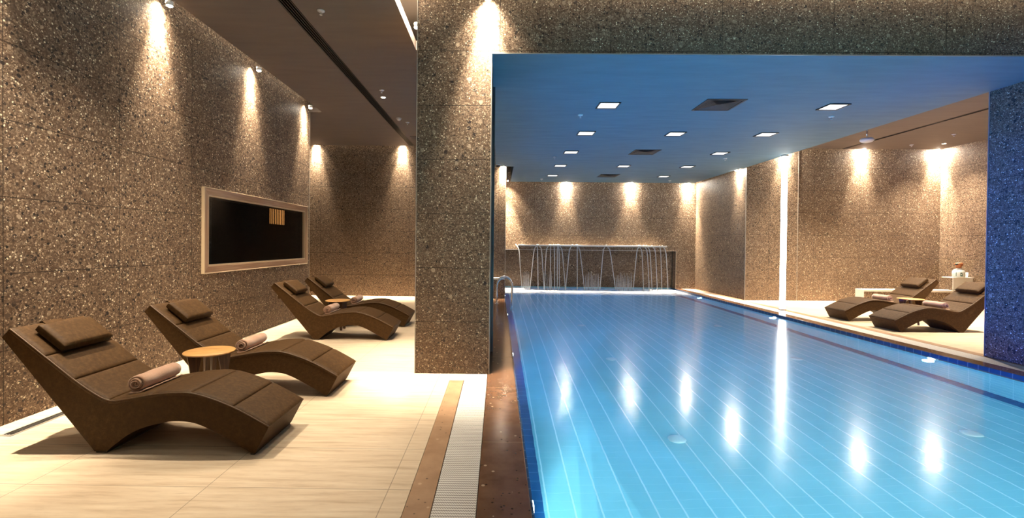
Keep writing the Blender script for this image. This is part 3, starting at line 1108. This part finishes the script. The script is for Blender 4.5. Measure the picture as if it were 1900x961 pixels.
# vents: square four-way diffusers
def make_vent(label):
    r = thing('ceiling_vent', label, 'vent', (0, 0, 0), 0, 'square air vents over the pool')
    a = 0.275
    bm = bmesh.new()
    for x0, x1, y0, y1 in ((-a, a, -a, -a + 0.03), (-a, a, a - 0.03, a), (-a, -a + 0.03, -a + 0.03, a - 0.03), (a - 0.03, a, -a + 0.03, a - 0.03)):
        add_box(bm, x0, x1, y0, y1, -0.008, 0.0)
    new_obj('frame', bm, M['black_metal'], r)
    boxes('backing', [(-a + 0.03, a - 0.03, -a + 0.03, a - 0.03, -0.001, 0.0)], M['black_metal'], r)
    for side in range(4):
        bm = bmesh.new()
        for k in range(6):
            q = 0.235 - 0.036 * k
            # blade: slanted strip at distance q, spanning +-q
            p4 = [(-q, -q, -0.007), (q, -q, -0.007), (q - 0.02, -q + 0.022, -0.001), (-q + 0.02, -q + 0.022, -0.001)]
            vv_ = [bm.verts.new(c_) for c_ in p4]
            bm.faces.new(vv_)
        bmesh.ops.rotate(bm, verts=bm.verts, cent=(0, 0, 0), matrix=Matrix.Rotation(side * pi / 2, 3, 'Z'))
        new_obj('louvre_blades', bm, M['black_metal'], r)
    return r


v0 = make_vent('nearest square dark air vent in the ceiling over the pool')
v0.location = (3.155, 6.73, ZC)
dup(v0, (3.17, 10.15, ZC), 0, 'middle one of the three dark air vents over the pool')
dup(v0, (3.2, 13.6, ZC), 0, 'farthest dark air vent over the pool, near the back wall')


# sprinklers
def make_sprinkler(label):
    r = thing('sprinkler', label, 'sprinkler', (0, 0, 0), 0, 'white ceiling sprinklers')
    lathe('escutcheon', [(0.0, 0.0), (0.042, 0.0), (0.042, -0.006), (0.030, -0.014), (0.014, -0.016), (0.0, -0.016)], M['white_plastic'], r, 20)
    bm = bmesh.new()
    add_lathe(bm, [(0.007, -0.016), (0.007, -0.028), (0.004, -0.03), (0.004, -0.046), (0.0, -0.046)], 10)
    new_obj('nozzle', bm, M['chrome'], r, smooth=True)
    lathe('deflector', [(0.0, -0.044), (0.016, -0.044), (0.016, -0.048), (0.0, -0.05)], M['white_plastic'], r, 14)
    return r


sp0 = None
for x, y, z, lab in ((-1.97, 5.10, ZB, 'nearest sprinkler on the dark ceiling over the left deck'), (-1.962, 7.72, ZB, 'sprinkler beside the bright downlight over the left deck'),
                     (-1.93, 9.76, ZB, 'sprinkler just beyond the smoke detector over the left deck'),
                     (1.27, 7.29, ZC, 'sprinkler over the pool left of the nearest ceiling vent'), (1.29, 10.77, ZC, 'sprinkler over the pool between the third and fourth left ceiling lights'),
                     (1.33, 14.39, ZC, 'sprinkler over the pool near the back wall, left side'),
                     (5.17, 7.29, ZC, 'sprinkler behind the nearest right ceiling light'), (5.24, 10.81, ZC, 'sprinkler behind the third right ceiling light'),
                     (5.33, 14.52, ZC, 'sprinkler over the pool near the back wall, right side'),
                     (10.16, 11.55, ZB, 'farther sprinkler on the dark ceiling over the right deck'), (10.13, 10.46, ZB, 'nearer sprinkler on the dark ceiling over the right deck')):
    if sp0 is None:
        sp0 = make_sprinkler(lab)
        sp0.location = (x, y, z)
    else:
        dup(sp0, (x, y, z), 0, lab)

sd = thing('smoke_detector', 'round white smoke detector on the dark ceiling over the left deck', 'smoke detector', (-2.04, 9.43, ZB))
lathe('base', [(0.0, 0.0), (0.055, 0.0), (0.055, -0.012), (0.0, -0.012)], M['white_plastic'], sd, 24)
lathe('sensor_cap', [(0.048, -0.012), (0.048, -0.03), (0.03, -0.05), (0.0, -0.052)], M['white_plastic'], sd, 24)
sd = thing('smoke_detector', 'white dome on the ceiling corner just right of the stone column', 'smoke detector', (-0.02, 11.9, ZC))
lathe('base', [(0.0, 0.0), (0.07, 0.0), (0.07, -0.02), (0.0, -0.02)], M['white_plastic'], sd, 24)
lathe('sensor_cap', [(0.055, -0.02), (0.05, -0.05), (0.0, -0.065)], M['black_metal'], sd, 24)
sd = thing('hanging_speaker', 'white disc hanging on a short stem from the ceiling over the right deck', 'speaker', (7.85, 10.0, ZB))
lathe('mount', [(0.0, 0.0), (0.05, 0.0), (0.05, -0.015), (0.02, -0.03), (0.0, -0.03)], M['chrome'], sd, 20)
lathe('stem', [(0.016, -0.03), (0.016, -0.20)], M['chrome'], sd, 12)
lathe('housing', [(0.02, -0.20), (0.10, -0.21), (0.125, -0.235), (0.125, -0.265), (0.09, -0.295), (0.0, -0.30)], M['white_plastic'], sd, 28)


# downlights
def make_down(label):
    r = thing('downlight', label, 'downlight', (0, 0, 0), 0, 'round ceiling downlights')
    bm = bmesh.new()
    add_lathe(bm, [(0.035, 0.0), (0.05, 0.0), (0.05, -0.006), (0.035, -0.004), (0.035, 0.0)], 24, closed_ends=False)
    new_obj('bezel', bm, M['white_plastic'], r, smooth=True)
    lathe('lens', [(0.0, 0.0), (0.035, 0.0), (0.030, -0.007), (0.0, -0.009)], M['bulb_glow'], r, 20)
    return r


dl = make_down('bright round downlight on the dark ceiling over the left deck')
dl.location = (-2.03, 8.10, ZB)
dup(dl, (10.81, 11.4, ZB), 0, 'bright round downlight on the dark ceiling over the right deck')


# small spotlights set in the ceiling coves, one above every bright cone of light
M['spot_glow'] = emis('lit_spotlight_lens', (1.0, 0.88, 0.70), 300.0)
M['spot_glow_pool'] = emis('lit_bright_spotlight_lens', (1.0, 0.92, 0.80), 4500.0)
sf = None
lens_o = lathe('lens', [(0.029, 0.006), (0.027, -0.004), (0.018, -0.010), (0.0, -0.012)], M['spot_glow_pool'], None, 18)
lens_pool = lens_o.data
bpy.data.objects.remove(lens_o)
for (p_, a_, e_), lab in zip(WASH, ['nearest spotlight in the cove above the long stone wall', 'second spotlight in the cove above the long stone wall',
                                    'third spotlight in the cove above the long stone wall', 'farthest spotlight in the cove above the long stone wall',
                                    'left spotlight in the cove over the back wall of the left deck', 'right spotlight in the cove over the back wall of the left deck',
                                    'spotlight in front of the beam, above the stone column', 'spotlight in the cove beside the stone column',
                                    'left spotlight over the waterfall wall', 'middle spotlight over the waterfall wall', 'right spotlight over the waterfall wall',
                                    'spotlight in the narrow cove left of the waterfall wall', 'spotlight over the wall end beside the pool ladder',
                                    'spotlight in the cove over the far right side wall of the pool', 'left spotlight over the back wall of the right deck',
                                    'middle spotlight over the back wall of the right deck', 'right spotlight over the back wall of the right deck']):
    zl = (ZB if p_[2] > 4.0 else ZC) + 0.004
    if sf is None:
        sf = thing('cove_spotlight', lab, 'spotlight', (p_[0], p_[1], zl), 0, 'spotlights in the ceiling coves')
        lathe('housing', [(0.0, 0.05), (0.036, 0.05), (0.036, 0.0), (0.031, 0.0), (0.030, 0.01), (0.0, 0.01)], M['white_plastic'], sf, 18)
        lathe('lens', [(0.029, 0.006), (0.027, -0.004), (0.018, -0.010), (0.0, -0.012)], M['spot_glow'], sf, 18)
    else:
        s2_ = dup(sf, (p_[0], p_[1], zl), 0, lab)
        if p_[1] > 12 and p_[0] > 1:
            for ch in s2_.children:
                if ch.name.startswith('lens'):
                    ch.data = lens_pool


# linear slot diffusers in the dark ceilings
def slot(label, x0, x1, y0, y1, nb, parent_loc):
    r = thing('slot_diffuser', label, 'air diffuser', parent_loc)
    X0, Y0 = parent_loc[0], parent_loc[1]
    boxes('duct', [(x0 - X0, x1 - X0, y0 - Y0, y1 - Y0, 0.125, 0.135)], M['black_metal'], r)
    wd = (x1 - x0)
    for k in range(nb + 1):
        xx = x0 + wd * k / nb
        hw = 0.004 if k not in (0, nb) else 0.006
        boxes('slot_bar', [(xx - hw - X0, xx + hw - X0, y0 - Y0, y1 - Y0, -0.003, 0.05)], M['grille_bar'], r)
    return r


slot('long black four slot air diffuser in the dark ceiling over the left deck', -2.344, -2.218, FY0, 12.09, 4, (-2.28, 5, ZB))
slot('thin black slot air diffuser in the dark ceiling over the right deck', 8.842, 8.918, 5.3, 12.07, 2, (8.88, 8.6, ZB))
bx = boxes('square_vent', [(-2.12, -1.75, 11.0, 11.3, ZB - 0.01, ZB - 0.001)], M['black_metal'])
tag(bx, 'small dark square vent at the far end of the dark ceiling beside the column', 'vent')

# floor grille beside the left wall
fg = thing('floor_grille', 'narrow metal grille let into the floor beside the stone wall', 'grille', (-3.50, 3.55, 0))
boxes('frame', [(-0.045, 0.045, -0.30, 0.30, 0.0, 0.004)], M['steel_trim'], fg)
for k in range(3):
    boxes('bar', [(-0.028 + 0.022 * k, -0.016 + 0.022 * k, -0.28, 0.28, 0.004, 0.007)], M['grille_bar'], fg)


# ------------------------------------------------------------------ pool fittings
def make_pool_lamp(label, loc, rz):
    r = thing('pool_lamp', label, 'pool lamp', loc, rz, 'underwater lamps in the pool walls')
    bm = bmesh.new()
    add_lathe(bm, [(0.0, 0.0), (0.085, 0.0), (0.085, 0.012), (0.065, 0.02), (0.0, 0.02)], 24)
    bmesh.ops.rotate(bm, verts=bm.verts, cent=(0, 0, 0), matrix=Matrix.Rotation(pi / 2, 3, 'Y'))
    new_obj('ring', bm, M['white_plastic'], r, smooth=False)
    bm = bmesh.new()
    add_lathe(bm, [(0.0, 0.02), (0.055, 0.02), (0.05, 0.028), (0.0, 0.032)], 20)
    bmesh.ops.rotate(bm, verts=bm.verts, cent=(0, 0, 0), matrix=Matrix.Rotation(pi / 2, 3, 'Y'))
    new_obj('lens', bm, M['pool_glow'], r, smooth=True)
    return r


names_y = ('nearest', 'second', 'third', 'farthest')
pl0 = None
for i, y in enumerate(POOL_LAMPS_Y):
    for side, x, rz in (('left', PX0, 0.0), ('right', PX1, pi)):
        lab = f'{names_y[i]} round underwater lamp in the {side} pool wall'
        if pl0 is None:
            pl0 = make_pool_lamp(lab, (x, y, -0.16), rz)
        else:
            dup(pl0, (x, y, -0.16), rz, lab)

il = None
for i, (y, nm) in enumerate(((4.45, 'nearest'), (7.03, 'middle'), (9.55, 'farthest'))):
    for x, sd_ in ((1.735, 'left'), (4.53, 'right')):
        lab = f'{nm} white round inlet of the {sd_} row on the pool floor'
        if il is None:
            il = lathe('pool_inlet', [(0.0, 0.0), (0.085, 0.0), (0.08, 0.012), (0.05, 0.018), (0.0, 0.02)], M['white_plastic'], None, 24)
            tag(il, lab, 'pool inlet', 'white inlets on the pool floor')
            il.location = (x, y, BZ)
        else:
            c_ = il.copy()
            COL.objects.link(c_)
            c_.location = (x, y, BZ)
            c_['label'] = lab

# ladder
ld = thing('pool_ladder', 'chrome handrail ladder arching over the far left pool edge', 'ladder', (0, 11.2, 0))
for yy in (-0.24, 0.24):
    pts = [(-0.02, yy, 0.0), (-0.02, yy, 0.30)]
    for k in range(0, 13):
        a = pi - pi * k / 12
        pts.append((0.165 + 0.185 * cos(a), yy, 0.42 + 0.19 * sin(a)))
    pts += [(0.35, yy, 0.25), (0.345, yy, -0.10), (0.33, yy, -0.85)]
    tube('handrail', pts, 0.020, M['chrome'], ld, 12)
    lathe('flange', [(0.045, 0.0), (0.045, 0.01), (0.024, 0.018)], M['chrome'], ld, 20, (-0.02, yy, 0.0))
for zz in (-0.25, -0.5, -0.75):
    boxes('tread', [(0.30, 0.38, -0.24, 0.24, zz, zz + 0.025)], M['chrome'], ld, bevel=0.005)

# waterfall: spout shelf and its streams
wf = thing('waterfall', 'white spout shelf with thin streams of water falling into the pool', 'waterfall', (3.0, 14.95, 0))
boxes('spout_shelf', [(0.65 - 3.0, 5.43 - 3.0, -0.02, 0.335, 1.355, 1.405)], M['white_stone'], wf, bevel=0.006)
STREAMS = [(300, 330), (440, 398), (465, 472), (500, 525), (545, 525), (580, 580), (615, 618), (640, 640), (655, 660), (680, 712), (750, 712), (815, 815),
           (835, 880), (1048, 1012), (1100, 1152), (1345, 1302), (1385, 1395), (1430, 1445), (1455, 1470), (1503, 1515), (1550, 1555), (1595, 1608)]


def sx(zx):
    return (900 + zx / 4.75 - 924.5) / 860 * 14.87


for a, b in STREAMS:
    xa, xb = sx(a), sx(b)
    pts = []
    lean = (xb - xa)
    for k in range(13):
        u = k / 12
        zz = 1.40 - 1.46 * u
        arch = -0.10 * (1 if b > a else -1) * (1 - u) ** 22 * (1 if abs(b - a) > 8 else 0.2)
        yy = 0.04 - 0.17 * sqrt(u)
        pts.append((xa - 3.0 + lean * u + arch, yy, zz + (0.02 if k == 0 else 0)))
    tube('water_stream', pts, [0.011 + 0.004 * (1 - k / 12) for k in range(13)], M['stream'], wf, 8)
rnd = random.Random(5)
for x0, x1, n_ in ((335, 395, 6), (885, 1010, 10), (1155, 1298, 12), (520, 600, 4)):
    for k in range(n_):
        xx = sx(x0 + (x1 - x0) * (k + 0.5) / n_) - 3.0
        h = 0.42 + 0.14 * rnd.random()
        tube('water_veil', [(xx, -0.02, h), (xx + 0.005, -0.06, h * 0.5), (xx, -0.1, -0.05)], [0.003, 0.008, 0.012], M['stream'], wf, 6)

bm = bmesh.new()
NXF, NYF = 90, 16
gr_ = [[bm.verts.new((0.2 + 5.62 * i / NXF, 13.4 + 2.2 * j / NYF, WZ + 0.004 + (0.012 * abs(sin(i * 0.9 + j) * cos(i * 0.37)) * (j / NYF)))) for j in range(NYF + 1)] for i in range(NXF + 1)]
for i in range(NXF):
    for j in range(NYF):
        bm.faces.new((gr_[i][j], gr_[i + 1][j], gr_[i + 1][j + 1], gr_[i][j + 1]))
fm = new_obj('water_foam', bm, M['foam'], smooth=True)
fm['kind'] = 'stuff'
tag(fm, 'white foam and ripples under the waterfall streams', 'foam')

# ------------------------------------------------------------------ right deck: bench, shelf block, jar
bn = thing('stone_bench', 'low speckled stone bench with a white top behind the right loungers', 'bench', (10.1, 11.4, 0))
boxes('bench_body', [(8.87 - 10.1, 11.5 - 10.1, -0.09, 0.15, 0, 0.345)], M['stone_plain'], bn)
boxes('bench_top', [(8.85 - 10.1, 11.51 - 10.1, -0.11, 0.16, 0.345, 0.395)], M['white_stone'], bn, bevel=0.004)
boxes('end_panel', [(8.85 - 10.1, 8.868 - 10.1, -0.10, 0.155, 0, 0.345)], M['white_stone'], bn)
bk = thing('shelf_block', 'small stone block with a pale front standing on the low bench', 'shelf', (11.25, 11.42, 0.395))
boxes('block_body', [(-0.23, 0.24, -0.08, 0.18, 0, 0.29)], M['stone_plain'], bk)
boxes('front_panel', [(-0.23, 0.24, -0.10, -0.08, 0.012, 0.29)], M['white_stone'], bk)
boxes('top_slab', [(-0.24, 0.25, -0.11, 0.19, 0.29, 0.312)], M['white_stone'], bk, bevel=0.003)
M['jar'] = simple('milky_glass', (0.82, 0.88, 0.87), 0.15)
M['green_print'] = simple('dark_green_print', (0.02, 0.10, 0.08), 0.5)
M['cork'] = simple('orange_brown_stopper', (0.30, 0.10, 0.035), 0.5)
jr = thing('glass_jar', 'milky white jar with green lettering and a brown stopper on the stone block', 'jar', (11.22, 11.40, 0.707))
lathe('jar_body', [(0, 0), (0.11, 0), (0.12, 0.015), (0.12, 0.13), (0.10, 0.175), (0.055, 0.2), (0.05, 0.22)], M['jar'], jr, 28)
lathe('stopper', [(0.0, 0.215), (0.05, 0.215), (0.048, 0.26), (0.075, 0.29), (0.085, 0.33), (0.06, 0.355), (0.0, 0.36)], M['cork'], jr, 20)
lathe('tap', [(0, 0.29), (0.03, 0.30), (0.03, 0.33), (0, 0.34)], M['black_metal'], jr, 12, (-0.09, -0.03, 0))
bm = bmesh.new()
# a short tall stroke, then a round letter with a bar
for a0, a1, z0, z1 in ((-0.62, -0.52, 0.03, 0.12), (0.02, 0.10, 0.03, 0.115), (0.10, 0.38, 0.03, 0.055), (0.10, 0.34, 0.092, 0.115), (0.28, 0.38, 0.055, 0.085)):
    rr = 0.1225
    q4 = []
    for aa, zz in ((a0, z0), (a1, z0), (a1, z1), (a0, z1)):
        an = -pi / 2 - 0.55 + aa
        q4.append(bm.verts.new((rr * cos(an), rr * sin(an), zz)))
    bm.faces.new(q4)
new_obj('lettering', bm, M['green_print'], jr)
M['clear_glass'] = simple('clear_glass', (0.9, 0.95, 0.95), 0.05, 0.0, Alpha=0.35)
gc = None
for dx, dy, lab in ((0.19, 0.0, 'clear glass beside the jar on the stone block'), ):
    gc = lathe('drinking_glass', [(0, 0), (0.03, 0), (0.036, 0.12), (0.033, 0.12), (0.028, 0.01), (0, 0.01)], M['clear_glass'], None, 20)
    gc.location = (11.22 + dx, 11.40 + dy, 0.707)
    tag(gc, lab, 'glass')

# low ledge at the far left end of the deck, behind the ladder
lg = thing('stone_ledge', 'low speckled stone ledge with a white top at the far left end of the pool', 'ledge', (-0.6, 12.1, 0))
boxes('ledge_body', [(-0.7, 0.77, -0.08, 0.16, 0, 0.49)], M['stone_plain'], lg)
boxes('ledge_top', [(-0.71, 0.78, -0.10, 0.16, 0.49, 0.53)], M['white_stone'], lg, bevel=0.004)
